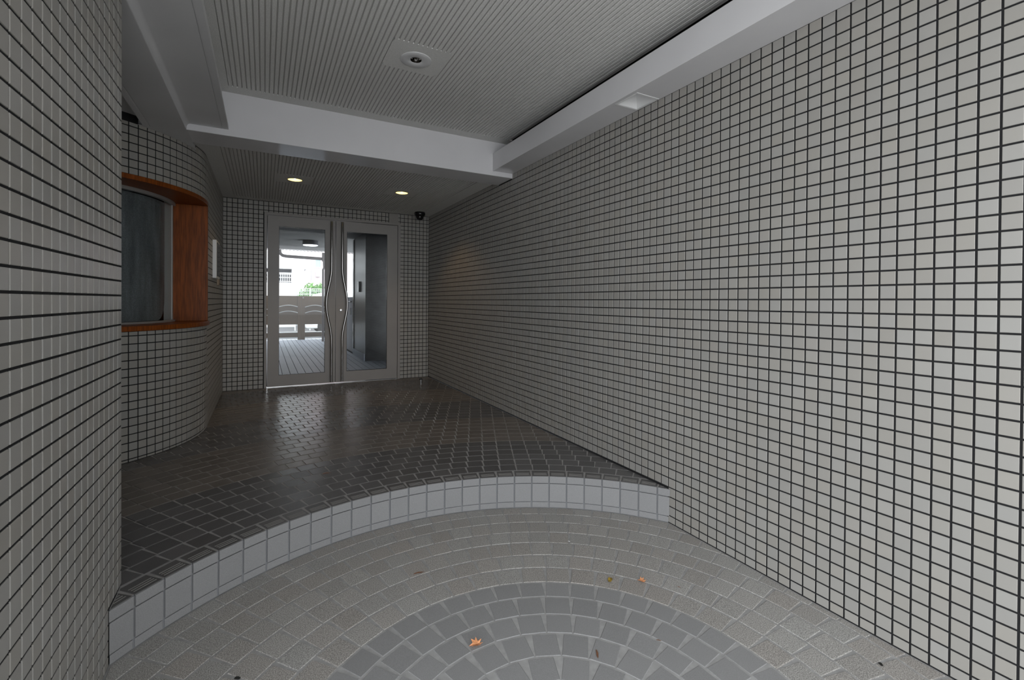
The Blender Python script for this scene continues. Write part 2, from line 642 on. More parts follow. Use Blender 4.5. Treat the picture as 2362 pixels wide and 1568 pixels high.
def bplane(u, v):
    (x, y), (nx, ny) = booth(u)
    # u grows from the door wall towards the street: for a right-handed frame the tile's x runs the other way
    return (x, y, v), (-ny, nx, 0), (0, 0, 1), (nx, ny, 0)


def keep_c(part):
    def k(u0, u1, v0, v1):
        um = (u0 + u1) / 2
        if part == 'flat':
            u1 = min(u1, SW0)
            v0, v1 = max(v0, ZU + 0.003), min(v1, ZC - 0.001)
        elif part == 'low':
            u0 = max(u0, SW0 + 0.003)
            v0, v1 = max(v0, ZU + 0.003), min(v1, ZW0 - 0.002)
        else:
            u0 = max(u0, SW0 + 0.003)
            v0, v1 = max(v0, ZW1 + 0.002), min(v1, (ZC if booth(um)[0][0] > -0.436 else ZLOW) - 0.001)
        return [(u0, u1, v0, v1)] if v1 > v0 and u1 > u0 else []
    return k


def vis_c(cen, pr):
    return pr[0] > 283


uf = [SW0 - 0.0025 - 0.05 * k for k in range(0, 32)][::-1]
ua = [1.8297 + 0.0525 * k for k in range(-5, 26)]
wall_tiles(wall_c, bplane, uf, rows(1.1800, 0.1, 2.35), keep_c('flat'), 60, vis_c)
wall_tiles(wall_c, bplane, ua, rows(0.948, 0.1, 1.0), keep_c('low'), 170, vis_c)
wall_tiles(wall_c, bplane, ua, rows(1.971, 1.9, 2.3), keep_c('high'), 70, vis_c)

# ------------------------------------------------------------------ lower floor: rings of square pavers
fl = MB().box(-0.60, XR + 0.1, -1.15, 2.6, -0.10, -0.0018)
floor = fl.build('floor', M_mortar, kind='structure', label='lower entrance floor of pavers laid in concentric rings', cat='floor')
RING = [(1.386, 1.4655, 57.79, 0.0994, M_paver), (1.290, 1.386, 60.57, 0.1003, M_paver), (1.184, 1.290, 59.83, 0.1014, M_paver),
        (1.082, 1.184, 59.88, 0.0995, M_paver), (0.972, 1.082, 59.39, 0.0990, M_paver), (0.870, 0.972, 61.53, 0.1041, M_paver),
        (0.765, 0.870, 61.99, 0.1055, M_paver), (0.669, 0.765, 62.88, 0.1027, M_paverg), (0.566, 0.669, 64.01, 0.1036, M_paverg),
        (0.468, 0.566, 64.75, 0.1027, M_paverg), (0.361, 0.468, 59.12, 0.1000, M_paverg), (0.259, 0.361, 60.84, 0.1000, M_paverg),
        (0.157, 0.259, 62.0, 0.1030, M_paverg), (0.055, 0.157, 62.0, 0.1050, M_paverg)]
T = Tiles(floor, 'paver', M_paver, 300)


def ring_tiles(T, r0, r1, th0, pitch, m, z, a0, a1, jr, jt, clips, th=0.006, ch=0.002, full=None, w_len=None):
    rm = (r0 + r1) / 2
    da = pitch / rm
    n = round(2 * math.pi / da)
    if a1 - a0 > 2 * math.pi - 0.01:
        da = 2 * math.pi / n
    dr = (r1 - r0) - jr
    wl_ = w_len if w_len else da * (rm - dr / 2 + 0.008) - jt
    wl_ = min(wl_, da * (rm - dr / 2) + 0.001)
    a = math.radians(th0) + da / 2
    k0 = math.ceil((a0 - a) / da)
    k1 = math.floor((a1 - a) / da)
    for k in range(k0, k1 + 1):
        ang = a + k * da
        er = np.array([math.cos(ang), math.sin(ang)])
        et = np.array([-er[1], er[0]])
        cen = np.array([CX, CYC]) + er * rm
        P = [cen + er * (-dr / 2) * 1 + et * (-wl_ / 2), cen + er * (-dr / 2) + et * (wl_ / 2), cen + er * (dr / 2) + et * (wl_ / 2), cen + er * (dr / 2) - et * (wl_ / 2)]
        P = [tuple(p) for p in P][::-1]
        A0 = area(P)
        Q = P
        for cl in clips:
            Q = clip(Q, *cl) if Q else Q
        if len(Q) < 3 or area(Q) < 1.5e-4:
            continue
        Q = np.array(Q)
        s = sum(Q[i - 1][0] * Q[i][1] - Q[i][0] * Q[i - 1][1] for i in range(len(Q)))
        if s < 0:
            Q = Q[::-1]
        if abs(area(Q) - A0) < 1e-7:
            pv, pf = prism([(-wl_ / 2, -dr / 2), (wl_ / 2, -dr / 2), (wl_ / 2, dr / 2), (-wl_ / 2, dr / 2)], th, ch)
            M = frame4((cen[0], cen[1], z - th), (et[0] * -1, et[1] * -1, 0), (er[0], er[1], 0), (0, 0, 1))
            M = frame4((cen[0], cen[1], z - th + random.uniform(-.0006, .0006)), (er[1], -er[0], 0), (er[0], er[1], 0), (0, 0, 1))
            T.add(pv, pf, M, (round(wl_, 5), round(dr, 5)), m)
        else:
            c0 = Q.mean(0)
            pv, pf = prism(Q - c0, th, ch)
            T.add(pv, pf, frame4((c0[0], c0[1], z - th), (1, 0, 0), (0, 1, 0), (0, 0, 1)), None, m)


cl_low = [(1, 0, XR - 0.004), (-1, 0, -XL - 0.004), (0, -1, 1.1)]
for r0, r1, th0, pitch, m in RING:
    ring_tiles(T, r0, r1, th0, pitch, m, 0.0, 0, 2 * math.pi, 0.0080, 0.0045, cl_low)
T.finish()

# ------------------------------------------------------------------ raised floor and curved step
uf_ = MB()
n = 48
xs = [XL + (XR - XL) * i / n for i in range(n + 1)]
vs, fs = [], []
RB = RS + 0.004
for x in xs:
    y = CYC + math.sqrt(RB * RB - (x - CX) ** 2)
    vs += [(x, y, -0.02), (x, y, ZU - 0.0015), (x, 5.95, ZU - 0.0015)]
for i in range(n):
    a, b = 3 * i, 3 * i + 3
    fs += [(a, b, b + 1, a + 1), (a + 1, b + 1, b + 2, a + 2)]
uf_.add(vs, fs)
uf_.add([(-1.7, 2.0, ZU - 0.0028), (XL, 2.0, ZU - 0.0028), (XL, 5.95, ZU - 0.0028), (-1.7, 5.95, ZU - 0.0028)], [(0, 1, 2, 3)])
uf_.mi = [1 if i % 2 == 0 and i < 2 * n else 0 for i in range(len(uf_.f))]
floor2 = uf_.build('floor', [M_mortard, M_risergrout], kind='structure', label='raised inner floor of dark tiles above the curved step', cat='floor')

T = Tiles(floor2, 'floor_tile', M_dark, 300, lambda c, p: p[0] > 284 or p[1] > 1340)
cl_up = [(1, 0, XR - 0.003), (-1, 0, 1.5), (0, 1, YB + 0.03)]


DRU, PU = 0.0965, 0.0985
r = RS + 0.088
k = 0
ang_lo, ang_hi = math.radians(20), math.radians(175)
bandlim = [2.13, 2.81, 3.49, 4.17, 4.84, 9]
_add = T.add


def add_up(vs, fs, M, key, m):
    x, y = M[0, 3], M[1, 3]
    if y > YB - 0.02 and not (0.0 < x < 1.53):
        return
    if x < XL - 0.05 and y < YLE + 0.0:
        return
    d = math.hypot(x - BX, y - BY)
    if d < BR - 0.11 or (x < BX + BR - 0.11 and y > BY):
        return
    _add(vs, fs, M, key, m)


T.add = add_up
while r < 5.7:
    rm = r + DRU / 2
    bi = sum(rm > b for b in bandlim)
    m = M_dark if bi % 2 == 0 else M_brown
    clx = list(cl_up)
    ring_tiles(T, r, r + DRU, 66.2, PU, m, ZU, ang_lo, ang_hi, 0.0062, 0.0045, clx, 0.006, 0.0018)
    r += DRU
    k += 1
T.finish()

# nosing tiles, riser tiles
da = math.radians(3.865)
amid = math.radians(63.19) + da / 2
a_r = math.atan2(YSR - CYC, XR - CX)
a_l = math.atan2(YSL - CYC, XL - CX)
cl_st = [(1, 0, XR - 0.002), (-1, 0, -XL - 0.002)]
ks = range(math.floor((a_r - amid) / da), math.ceil((a_l - amid) / da) + 1)
RT = RS - 0.006


def polar_poly(ang, r0, r1, w_):
    er = np.array([math.cos(ang), math.sin(ang)])
    et = np.array([-er[1], er[0]])
    c0 = np.array([CX, CYC])
    return [tuple(c0 + er * r0 + et * w_ / 2), tuple(c0 + er * r0 - et * w_ / 2), tuple(c0 + er * r1 - et * w_ / 2), tuple(c0 + er * r1 + et * w_ / 2)]


for k in ks:
    ang = amid + k * da
    wt = RS * da - 0.006
    # nosing: dark tread piece with three raised anti-slip lines, highlight painted paler
    P = polar_poly(ang, RS - 0.001, RS + 0.082, wt)
    Q = P
    for cl in cl_st:
        Q = clip(Q, *cl)
    if len(Q) >= 3 and area(Q) > 2e-4:
        Q = np.array(Q)
        if sum(Q[i - 1][0] * Q[i][1] - Q[i][0] * Q[i - 1][1] for i in range(len(Q))) < 0:
            Q = Q[::-1]
        pv, pf = prism(Q, 0.006, 0.002)
        mb = MB().add([(v[0], v[1], v[2] + ZU - 0.006) for v in pv], pf, 0)
        for q in (0.016, 0.029, 0.042):
            G = polar_poly(ang, RS + q, RS + q + 0.0042, wt * 0.80)
            for cl in cl_st:
                G = clip(G, *cl) if G else G
            if len(G) >= 3 and area(G) > 3e-5:
                gv, gf = prism(np.array(G)[::1], 0.0012, 0.0004)
                mb.add([(v[0], v[1], v[2] + ZU - 0.0002) for v in gv], gf, 1)
        mb.build('nosing_tile', [M_dark, M_hiline], floor2)
    for nm, z0, z1, rr in (('riser_cap', 0.1415, ZU - 0.001, RT - 0.001), ('riser_tile', 0.0365, 0.1365, RT + 0.001), ('riser_base', 0.002, 0.0315, RT + 0.004)):
        P = polar_poly(ang, rr, rr + 0.012, wt - 0.001)
        Q = P
        for cl in cl_st:
            Q = clip(Q, *cl)
        if len(Q) >= 3 and area(Q) > 6e-5:
            Q = np.array(Q)
            mb = MB()
            h = len(Q)
            mb.add([(x, y, z0) for x, y in Q] + [(x, y, z1) for x, y in Q],
                   [tuple(range(h)), tuple(range(h, 2 * h))] + [(i, (i + 1) % h, h + (i + 1) % h, h + i) for i in range(h)])
            mb.build(nm, M_riser, floor2, bevel=0.0015)

# ------------------------------------------------------------------ ceilings
RP = 0.0256


def ribs(parent, x0, x1, y0, y1, zb, holes):
    """half-round edged ribs hanging under the board"""
    n = int((x1 - x0) / RP)
    hw, dp, c = 0.0100, 0.0065, 0.0025
    for i in range(n):
        x = x0 + (i + 0.5) * RP
        segs = [(y0, y1)]
        for (hx0, hx1, hy0, hy1) in holes:
            if hx0 < x < hx1:
                segs = [s for a, b in segs for s in ((a, min(b, hy0)), (max(a, hy1), b)) if s[1] - s[0] > 0.02]
        mb = MB()
        for a, b in segs:
            pr = [(x - hw, zb), (x - hw, zb - dp + c), (x - hw + c, zb - dp), (x + hw - c, zb - dp), (x + hw, zb - dp + c), (x + hw, zb)]
            mb.add([(px, a, pz) for px, pz in pr] + [(px, b, pz) for px, pz in pr],
                   [(j, j + 1, 7 + j, 6 + j) for j in range(5)] + [(0, 1, 2, 3, 4, 5), (11, 10, 9, 8, 7, 6)])
        mb.build('rib', M_rib, parent)


def flat(mb, x0, x1, y0, y1, z, t, mi=0):
    return mb.box(x0, x1, y0, y1, z, z + t, mi)


PATCH = (0.588, 0.902, 2.405, 2.705)
C0 = (0.750, 2.560)
D1, D2 = (0.247, 4.695), (1.240, 4.713)
P1 = (D1[0] - 0.15, D1[0] + 0.15, D1[1] - 0.15, D1[1] + 0.15)
P2 = (D2[0] - 0.15, D2[0] + 0.15, D2[1] - 0.15, D2[1] + 0.15)
ZB, ZB2 = ZHI + 0.0065, ZC + 0.0065


def slab_with_holes(mb, x0, x1, y0, y1, z, t, holes, mi=0):
    xs_ = sorted({x0, x1} | {h[0] for h in holes} | {h[1] for h in holes})
    for i in range(len(xs_) - 1):
        a, b = xs_[i], xs_[i + 1]
        cut = sorted((h[2], h[3]) for h in holes if h[0] <= a + 1e-6 and h[1] >= b - 1e-6)
        y = y0
        for c, d in cut + [(y1, y1)]:
            if c > y + 1e-6:
                mb.box(a, b, y, c, z, z + t, mi)
            y = d


def patch_with_hole(mb, P, c, r, z, t, mi=1, n=40):
    """square plate with a round lamp hole"""
    vs, fs = [], []
    for k in range(n):
        a = 2 * math.pi * k / n
        dx, dy = math.cos(a), math.sin(a)
        q = min(((P[1] if dx > 0 else P[0]) - c[0]) / dx if abs(dx) > 1e-9 else 9, ((P[3] if dy > 0 else P[2]) - c[1]) / dy if abs(dy) > 1e-9 else 9)
        vs += [(c[0] + r * dx, c[1] + r * dy, z), (c[0] + q * dx, c[1] + q * dy, z), (c[0] + r * dx, c[1] + r * dy, z + t), (c[0] + q * dx, c[1] + q * dy, z + t)]
    for k in range(n):
        i, j = 4 * k, 4 * ((k + 1) % n)
        fs += [(i, i + 1, j + 1, j), (i + 2, j + 2, j + 3, i + 3), (i, j, j + 2, i + 2), (i + 1, i + 3, j + 3, j + 1)]
    mb.add(vs, fs, mi)


m_ = MB()
XCE = 1.84
slab_with_holes(m_, -0.60, XCE, -1.1, YF + 0.05, ZB, 0.055, [PATCH], 0)
flat(m_, -0.255, XCE, YF - 0.105, YF, ZHI, 0.0066, 1)
patch_with_hole(m_, PATCH, C0, 0.031, ZHI, 0.030)
flat(m_, -0.255, -0.205, -1.1, YF - 0.105, ZHI, 0.0066, 1)
ceil1 = m_.build('ceiling', [M_ribbase, M_rib], kind='structure', label='high ribbed ceiling board of the entrance bay', cat='ceiling')
ribs(ceil1, -0.205, XCE - 0.005, -1.1, YF - 0.105, ZB, [PATCH])

m_ = MB()
slab_with_holes(m_, -0.436, XR + 0.1, YBK - 0.02, YB + 0.2, ZB2, 0.06, [P1, P2], 0)
flat(m_, -0.436, -0.285, YBK - 0.02, YB, ZC, 0.0066, 1)
flat(m_, 1.745, XR, YBK - 0.02, YB, ZC, 0.0066, 1)
flat(m_, -0.285, 1.745, YB - 0.11, YB, ZC, 0.0066, 1)
for P, D in ((P1, D1), (P2, D2)):
    patch_with_hole(m_, P, D, 0.060, ZC, 0.030)
ceil2 = m_.build('ceiling', [M_ribbase, M_rib], kind='structure', label='lower ribbed ceiling in front of the double door', cat='ceiling')
ribs(ceil2, -0.285, 1.745, YBK - 0.02, YB - 0.11, ZB2, [P1, P2])
MB().box(XCE, XR + 0.02, -1.1, YF, 2.600, 2.615).build('cove_shade_strip', M_shadefill, ceil1)  # black strip added to stand in for the shade above the soffit

# plain low ceiling over the reception booth, with a raised bay beside the left wall
m_ = MB()
flat(m_, -0.628, -0.436, YLE - 0.2, 3.60, ZLOW, 0.05)
flat(m_, -1.7, -0.436, 3.60, YB, ZLOW, 0.05)
m_.box(-0.66, -0.628, YLE - 0.2, 3.64, ZLOW, 2.30)
m_.box(-1.7, -0.66, 3.60, 3.64, ZLOW, 2.30)
m_.box(-1.7, -0.66, YLE - 0.2, 3.64, 2.295, 2.35)
m_.build('ceiling', M_paint, kind='structure', label='plain grey low ceiling above the curved booth wall', cat='ceiling', bevel=0.004)

# cross beam
MB().box(-0.436, XR, YF, YBK, ZLOW, 2.60).build('trim_1', M_beam, kind='structure', label='white painted cross beam between the two ribbed ceilings', cat='beam', bevel=0.004)

# right soffit: underside and front board of the light cove
m_ = MB()
SQ = (1.745, 1.889, 1.860, 2.015)           # square recessed lamp opening
XU = XS + 0.0185
m_.box(XU, XR, -1.1, SQ[2], ZSOF, ZSOF + 0.02).box(XU, XR, SQ[3], YF, ZSOF, ZSOF + 0.02)
m_.box(XU, SQ[0], SQ[2], SQ[3], ZSOF, ZSOF + 0.02).box(SQ[1], XR, SQ[2], SQ[3], ZSOF, ZSOF + 0.02)
m_.box(XS, XS + 0.016, -1.1, YF, ZSOF - 0.002, 2.430)
m_.build('trim_2', M_beam, kind='structure', label='boxed light cove along the top of the right wall', cat='soffit')

# left soffit: rounded outer edge, flat underside, slim edge board
m_ = MB()
prof = [(-0.440, ZLOW)]
for i in range(7):
    a = math.pi / 2 * i / 6
    prof.append((-0.436 + 0.022 * (1 - math.cos(a)) * 0.9, ZLOW + 0.004 + (ZSOF - ZLOW - 0.004) * math.sin(a)))
prof += [(-0.2415, ZSOF), (-0.2415, ZSOF + 0.004), (-0.2385, ZSOF + 0.004), (-0.2385, ZSOF), (-0.207, ZSOF), (-0.207, ZSOF + 0.02), (-0.245, ZSOF + 0.02), (-0.245, 2.60), (-0.44, 2.60)]
h = len(prof)
m_.add([(x, -1.1, z) for x, z in prof] + [(x, YF, z) for x, z in prof],
       [(i, (i + 1) % h, h + (i + 1) % h, h + i) for i in range(h)] + [tuple(range(h)), tuple(range(2 * h - 1, h - 1, -1))])
m_.build('trim_3', M_paint, kind='structure', label='wide painted soffit along the left side with a rounded edge', cat='soffit', smooth=True)

# roof slab over everything, keeps the sky out of the cavities
MB().box(-0.62, 4.0, -1.15, 0.9, 2.62, 2.95).box(-3.0, 4.0, 0.9, 11.35, 2.62, 2.95).build('roof', M_dim, kind='structure', label='concrete slab above the entrance ceilings', cat='roof')

# ------------------------------------------------------------------ double door
door = empty('door_1', 'grey double glass door with wavy steel pull bars', 'door', kind='structure')
FT = 0.026
m_ = MB()
m_.box(DX0, DX0 + FT, YB - 0.010, YB + 0.10, ZU, DZ1).box(DX1 - FT - 0.006, DX1, YB - 0.010, YB + 0.10, ZU, DZ1)
m_.box(DX0 + FT, DX1 - FT - 0.006, YB - 0.010, YB + 0.10, DZ1 - FT, DZ1)
m_.build('door_frame', M_door, door, bevel=0.002)
MB().box(DX0 + FT, DX1 - FT, YB, YB + 0.09, ZU - 0.004, ZU + 0.003).build('threshold', M_steel, door)
LY0, LY1 = YB + 0.004, YB + 0.046


def leaf(x0, x1, g0, g1, zg0, zg1, side, lock):
    z0, z1 = ZU + 0.011, DZ1 - FT - 0.005
    m = MB()
    m.box(x0, g0, LY0, LY1, z0, z1).box(g1, x1, LY0, LY1, z0, z1)
    m.box(g0, g1, LY0, LY1, z0, zg0).box(g0, g1, LY0, LY1, zg1, z1)
    lf = m.build('door_leaf', M_door, door)
    b = MB()
    for (a0, a1, b0, b1) in ((g0, g0 + 0.005, zg0, zg1), (g1 - 0.005, g1, zg0, zg1), (g0, g1, zg0, zg0 + 0.005), (g0, g1, zg1 - 0.005, zg1)):
        b.box(a0, a1, LY0 + 0.010, LY0 + 0.016, b0, b1)
    b.build('glazing_bead', M_plastic, lf)
    MB().box(g0, g1, LY0 + 0.018, LY0 + 0.022, zg0, zg1).build('glass', M_glass, lf)
    hx = 0.7035 if side < 0 else 0.8245
    pts = []
    for i in range(61):
        z = 0.207 + (2.107 - 0.207) * i / 60
        t = (z - 1.13) / 0.43
        bulge = 0.056 * (0.5 + 0.5 * math.cos(math.pi * t)) if abs(t) < 1 else 0.0
        pts.append((hx + side * bulge, LY0 - 0.048, z))
    hd = MB().tube(pts, 0.0125, 12).build('pull_bar', M_chrome, lf, smooth=True)
    st = MB()
    for z in (0.26, 0.62, 1.64, 2.05):
        st.tube([(hx, LY0 - 0.044, z), (hx, LY0 + 0.002, z)], 0.007, 8)
    st.build('bar_mount', M_steel, lf)
    if lock:
        MB().lathe((0.814, LY0, 1.058), [(0.0, -0.007), (0.012, -0.007), (0.013, -0.005), (0.0165, -0.004), (0.0185, -0.002), (0.019, 0.0)], 24, axis='y').build('lock_cylinder', M_steel, lf, smooth=True)
    return lf


leaf(DX0 + FT + 0.0075, 0.7520, 0.147, 0.637, 0.317, 2.010, -1, False)
leaf(0.7575, DX1 - FT - 0.010, 0.882, 1.366, 0.316, 2.005, 1, True)

# ------------------------------------------------------------------ reception window
win = empty('window_1', 'curved wooden reception window with clouded glass', 'window', kind='structure')
m_ = MB()
band(m_, SW0 - 0.012, SW1, ZW1 - 0.030, ZW1, -0.24, 0.006)
m_.build('head_board', M_wood, win, bevel=0.002)
m_ = MB()
band(m_, SW0 - 0.014, SW1, ZW0, ZW0 + 0.032, -0.24, 0.016)
m_.build('sill_board', M_wood, win, bevel=0.004)
MB().box(-0.616, BX + BR + 0.004, 4.298, 4.322, ZW0 + 0.032, ZW1 - 0.030).build('jamb_board', M_wood, win, bevel=0.003)
m_ = MB()
f0, f1 = -0.235, -0.20
band(m_, SF - 0.03, SW1, ZW1 - 0.052, ZW1 - 0.030, f0, f1)
band(m_, SF - 0.03, SW1, ZW0 + 0.032, ZW0 + 0.046, f0, f1)
m_.box(-0.660, -0.607, 4.262, 4.298, ZW0 + 0.032, ZW1 - 0.030)
m_.build('window_frame', M_alu, win, bevel=0.002)
m_ = MB()
band(m_, SF + 0.02, SW1, ZW0 + 0.046, ZW1 - 0.052, -0.222, -0.218)
m_.build('pane', M_glass, win, smooth=True)
# clouded sheet standing behind the pane, lower right corner cut round
pts = []
sa, sb, zb, zt, rc = SF + 0.9 * math.radians(7.0), SW1, ZW0 + 0.048, ZW1 - 0.055, 0.155
path = [(sb, zb), (sb, zt), (sa, zt)]
for i in range(9):
    a = math.radians(90 * i / 8)
    path.append((sa + rc - rc * math.cos(a), zb + rc - rc * math.sin(a)))
# fan it out in columns so that it bends with the arc
cols = sorted({sa, sb} | {p[0] for p in path} | {sa + (sb - sa) * i / 24 for i in range(25)})
vs, fs = [], []
for s in cols:
    lowz = zb if s >= sa + rc else zb + rc - math.sqrt(max(rc * rc - (sa + rc - s) ** 2, 0))
    for off in (-0.250, -0.246):
        (x, y), _ = booth(s, off)
        vs += [(x, y, lowz), (x, y, zt)]
for i in range(len(cols) - 1):
    a, b = 4 * i, 4 * i + 4
    fs += [(a, b, b + 1, a + 1), (a + 2, a + 3, b + 3, b + 2), (a, a + 2, b + 2, b), (a + 1, b + 1, b + 3, a + 3)]
fs += [(0, 1, 3, 2), (len(cols) * 4 - 4, len(cols) * 4 - 2, len(cols) * 4 - 1, len(cols) * 4 - 3)]
MB().add(vs, fs).build('clouded_sheet', M_sheet, win, smooth=True)
# black sheet added to stand in for the shade inside the booth
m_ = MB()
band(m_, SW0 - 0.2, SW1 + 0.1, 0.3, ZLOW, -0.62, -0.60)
m_.build('booth_shade_sheet', M_shadefill, win)

# ------------------------------------------------------------------ lamps
dl = empty('downlight', 'unlit round downlight in a square patch of the high ribbed ceiling', 'lamp')
c0 = (0.750, 2.560, ZHI)
MB().lathe(c0, [(0.086, 0.0), (0.086, -0.003), (0.083, -0.005), (0.036, -0.004), (0.031, -0.001), (0.0305, 0.004)], 48).build('trim_ring', M_paint, dl, smooth=True)
m_ = MB()
nf = 12
pr = [(0.0303, -0.002), (0.029, 0.012), (0.022, 0.030), (0.010, 0.042), (0.0, 0.044)]
m_.lathe(c0, pr, nf)
m_.build('faceted_reflector', M_chrome, dl)


def lit(name, p, label, group):
    o = empty(name, label, 'lamp', group)
    c0 = (p[0], p[1], ZC)
    MB().lathe(c0, [(0.0665, 0.0), (0.0665, -0.003), (0.064, -0.005), (0.060, -0.003), (0.0585, 0.002)], 40).build('trim_ring', M_gold, o, smooth=True)
    MB().lathe(c0, [(0.0588, -0.002), (0.056, 0.020), (0.046, 0.036), (0.026, 0.044), (0.0, 0.046)], 40).build('reflector', M_lamp, o, smooth=True)
    MB().lathe(c0, [(0.012, 0.044), (0.014, 0.030), (0.012, 0.014), (0.006, 0.008), (0.0, 0.007)], 20).build('bulb', M_lampcool, o, smooth=True)
    return o


lit('downlight', D1, 'lit warm downlight above the left door leaf, farther from the dome camera', 'lit downlights in the low ribbed ceiling')
lit('downlight', D2, 'lit warm downlight nearer the right wall and the dome camera', 'lit downlights in the low ribbed ceiling')

sq = empty('recessed_lamp', 'white square recessed lamp in the soffit at the top of the right wall', 'lamp')
x0, x1, y0, y1 = SQ
m_ = MB()
b_ = 0.008
for q in ((x0 - b_, x1 + b_, y0 - b_, y0 + 0.002), (x0 - b_, x1 + b_, y1 - 0.002, y1 + b_), (x0 - b_, x0 + 0.002, y0, y1), (x1 - 0.002, x1 + b_, y0, y1)):
    m_.box(*q, ZSOF - 0.002, ZSOF)
m_.build('lamp_frame', M_white, sq)
m_ = MB()
d = 0.085
g = 0.004
m_.add([(x0 + g, y0 + g, ZSOF), (x1 - g, y0 + g, ZSOF), (x1 - g, y1 - g, ZSOF), (x0 + g, y1 - g, ZSOF),
        (x0 + 0.02, y0 + 0.02, ZSOF + d), (x1 - 0.02, y0 + 0.02, ZSOF + d), (x1 - 0.02, y1 - 0.02, ZSOF + d), (x0 + 0.02, y1 - 0.02, ZSOF + d)],
       [(0, 1, 5, 4), (1, 2, 6, 5), (2, 3, 7, 6), (3, 0, 4, 7), (4, 5, 6, 7)])
m_.build('reflector_box', M_white, sq)

# dome camera
dc = empty('security_camera', 'black dome camera under the ceiling beside the right wall', 'camera')
c0 = (1.712, 5.640, ZC)
MB().lathe(c0, [(0.0, 0.0), (0.062, 0.0), (0.066, -0.006), (0.066, -0.028), (0.060, -0.040), (0.048, -0.056), (0.044, -0.058)], 36).build('housing', M_plastic, dc, smooth=True)
MB().lathe(c0, [(0.046, -0.052), (0.043, -0.070), (0.034, -0.086), (0.020, -0.096), (0.0, -0.099)], 36).build('dome', M_plastic, dc, smooth=True)
MB().lathe((c0[0] - 0.012, c0[1] - 0.044, c0[2] - 0.062), [(0.0, -0.006), (0.006, -0.005), (0.008, 0.0)], 14, axis='y').build('lens', M_steel, dc, smooth=True)

MB().box(PL[0], PL[1], YB - 0.007, YB + TT, PL[2], PL[3]).build('cover_plate', M_plate, None, bevel=0.003, label='plain beige square cover plate on the tiles above the door', cat='plate')

# notice case and card on the booth wall
nb = empty('notice_case', 'shallow white edged case on the booth wall before the door', 'case')
XW = BX + BR
MB().box(XW, XW + 0.030, 4.72, 5.04, 1.36, 1.69).build('case_body', M_white, nb, bevel=0.003)
MB().box(XW + 0.030, XW + 0.034, 4.74, 5.02, 1.38, 1.67).build('case_front', M_plastic, nb)
MB().box(XW, XW + 0.012, 5.17, 5.29, 1.31, 1.42).build('switch_plate', M_card, None, bevel=0.002, label='small cream plate on the booth wall behind the white case', cat='plate')

# door stop
ds = empty('door_stop', 'small steel door stop with a black cap on the dark floor', 'door stop')
MB().lathe((1.66, 5.39, ZU), [(0.0, 0.0), (0.013, 0.0), (0.013, 0.004), (0.008, 0.006), (0.008, 0.052)], 16).build('post', M_steel, ds, smooth=True)
MB().lathe((1.66, 5.39, ZU), [(0.008, 0.050), (0.017, 0.050), (0.017, 0.064), (0.0, 0.066)], 16).build('cap', M_plastic, ds, smooth=True)


# ------------------------------------------------------------------ fallen leaves
def leaf_obj(name, outline, m, loc, size, rot, curl, label, cat='leaf', thick=0.0006):
    n = len(outline)
    vs = []
    top = []
    for (x, y) in outline + [(0.0, 0.0)]:
        r2 = x * x + y * y
        top.append((x * size, y * size, size * (0.05 + curl * (0.9 * abs(x) + 0.25 * r2 * math.sin(5 * y)))))
    vs = top + [(x, y, z - thick) for x, y, z in top]
    k = n + 1
    fs = [(i, (i + 1) % n, n) for i in range(n)] + [((i + 1) % n + k, i + k, n + k) for i in range(n)] + [(i, i + k, (i + 1) % n + k, (i + 1) % n) for i in range(n)]
    zmin = min(v[2] for v in vs)
    o = MB().add([(x, y, z - zmin) for x, y, z in vs], fs).build(name, m, None, label=label, cat=cat)
    o.location = loc
    o.rotation_euler = (0, 0, rot)
    return o


oval = [(0.42 * math.sin(math.pi * t) * (1 if t <= 1 else 1), 0) for t in ()]
oval = []
for i in range(10):
    a = 2 * math.pi * i / 10
    oval.append((0.42 * math.cos(a), (0.95 if i % 10 else 0.9) * math.sin(a)))
lobed = [(0.0, 1.0), (0.22, 0.45), (0.75, 0.62), (0.50, 0.12), (0.95, -0.10), (0.40, -0.30), (0.50, -0.85), (0.12, -0.55), (0.0, -1.0), (-0.15, -0.5),
         (-0.6, -0.62), (-0.42, -0.22), (-0.8, 0.02), (-0.45, 0.2), (-0.62, 0.7), (-0.2, 0.5)]
sliver = [(0.12, 0.7), (0.22, 0.1), (0.12, -0.6), (0.0, -1.0), (-0.14, -0.4), (-0.10, 0.3), (0.0, 1.0)]
leaf_obj('fallen_leaf', oval, M_leafy, (1.29, 1.51, 0.0), 0.021, math.radians(-50), 0.5, 'curled yellow green leaf on the pale pavers, nearest the orange one')
leaf_obj('fallen_leaf', lobed, M_leafo, (1.40, 1.44, 0.0), 0.019, 0.4, 0.6, 'crumpled orange leaf on the pale pavers close to the right wall')
leaf_obj('fallen_leaf', lobed, M_leafo, (0.64, 1.435, 0.0), 0.024, 1.3, 0.5, 'orange lobed leaf on a ring joint between grey pavers, the biggest')
leaf_obj('fallen_leaf', sliver, M_leafb, (0.98, 1.21, 0.0), 0.022, -0.5, 0.3, 'thin brown leaf sliver on the grey pavers')
leaf_obj('fallen_leaf', sliver, M_leafb, (0.59, 1.93, 0.0), 0.024, 1.4, 0.4, 'flat brown leaf lying in a joint below the curved step')
leaf_obj('fallen_leaf', sliver, M_leafb, (0.32, 2.82, ZU), 0.026, 1.2, 0.5, 'reddish brown leaf on the dark raised floor')
leaf_obj('seed', oval, M_seed, (1.77, 0.745, 0.0), 0.011, -0.6, 0.6, 'black seed on the pale pavers beside the right wall', 'seed')
leaf_obj('seed', oval, M_seed, (-0.07, 1.65, 0.0), 0.012, 0.9, 0.6, 'black seed on the pale pavers near the left wall', 'seed')
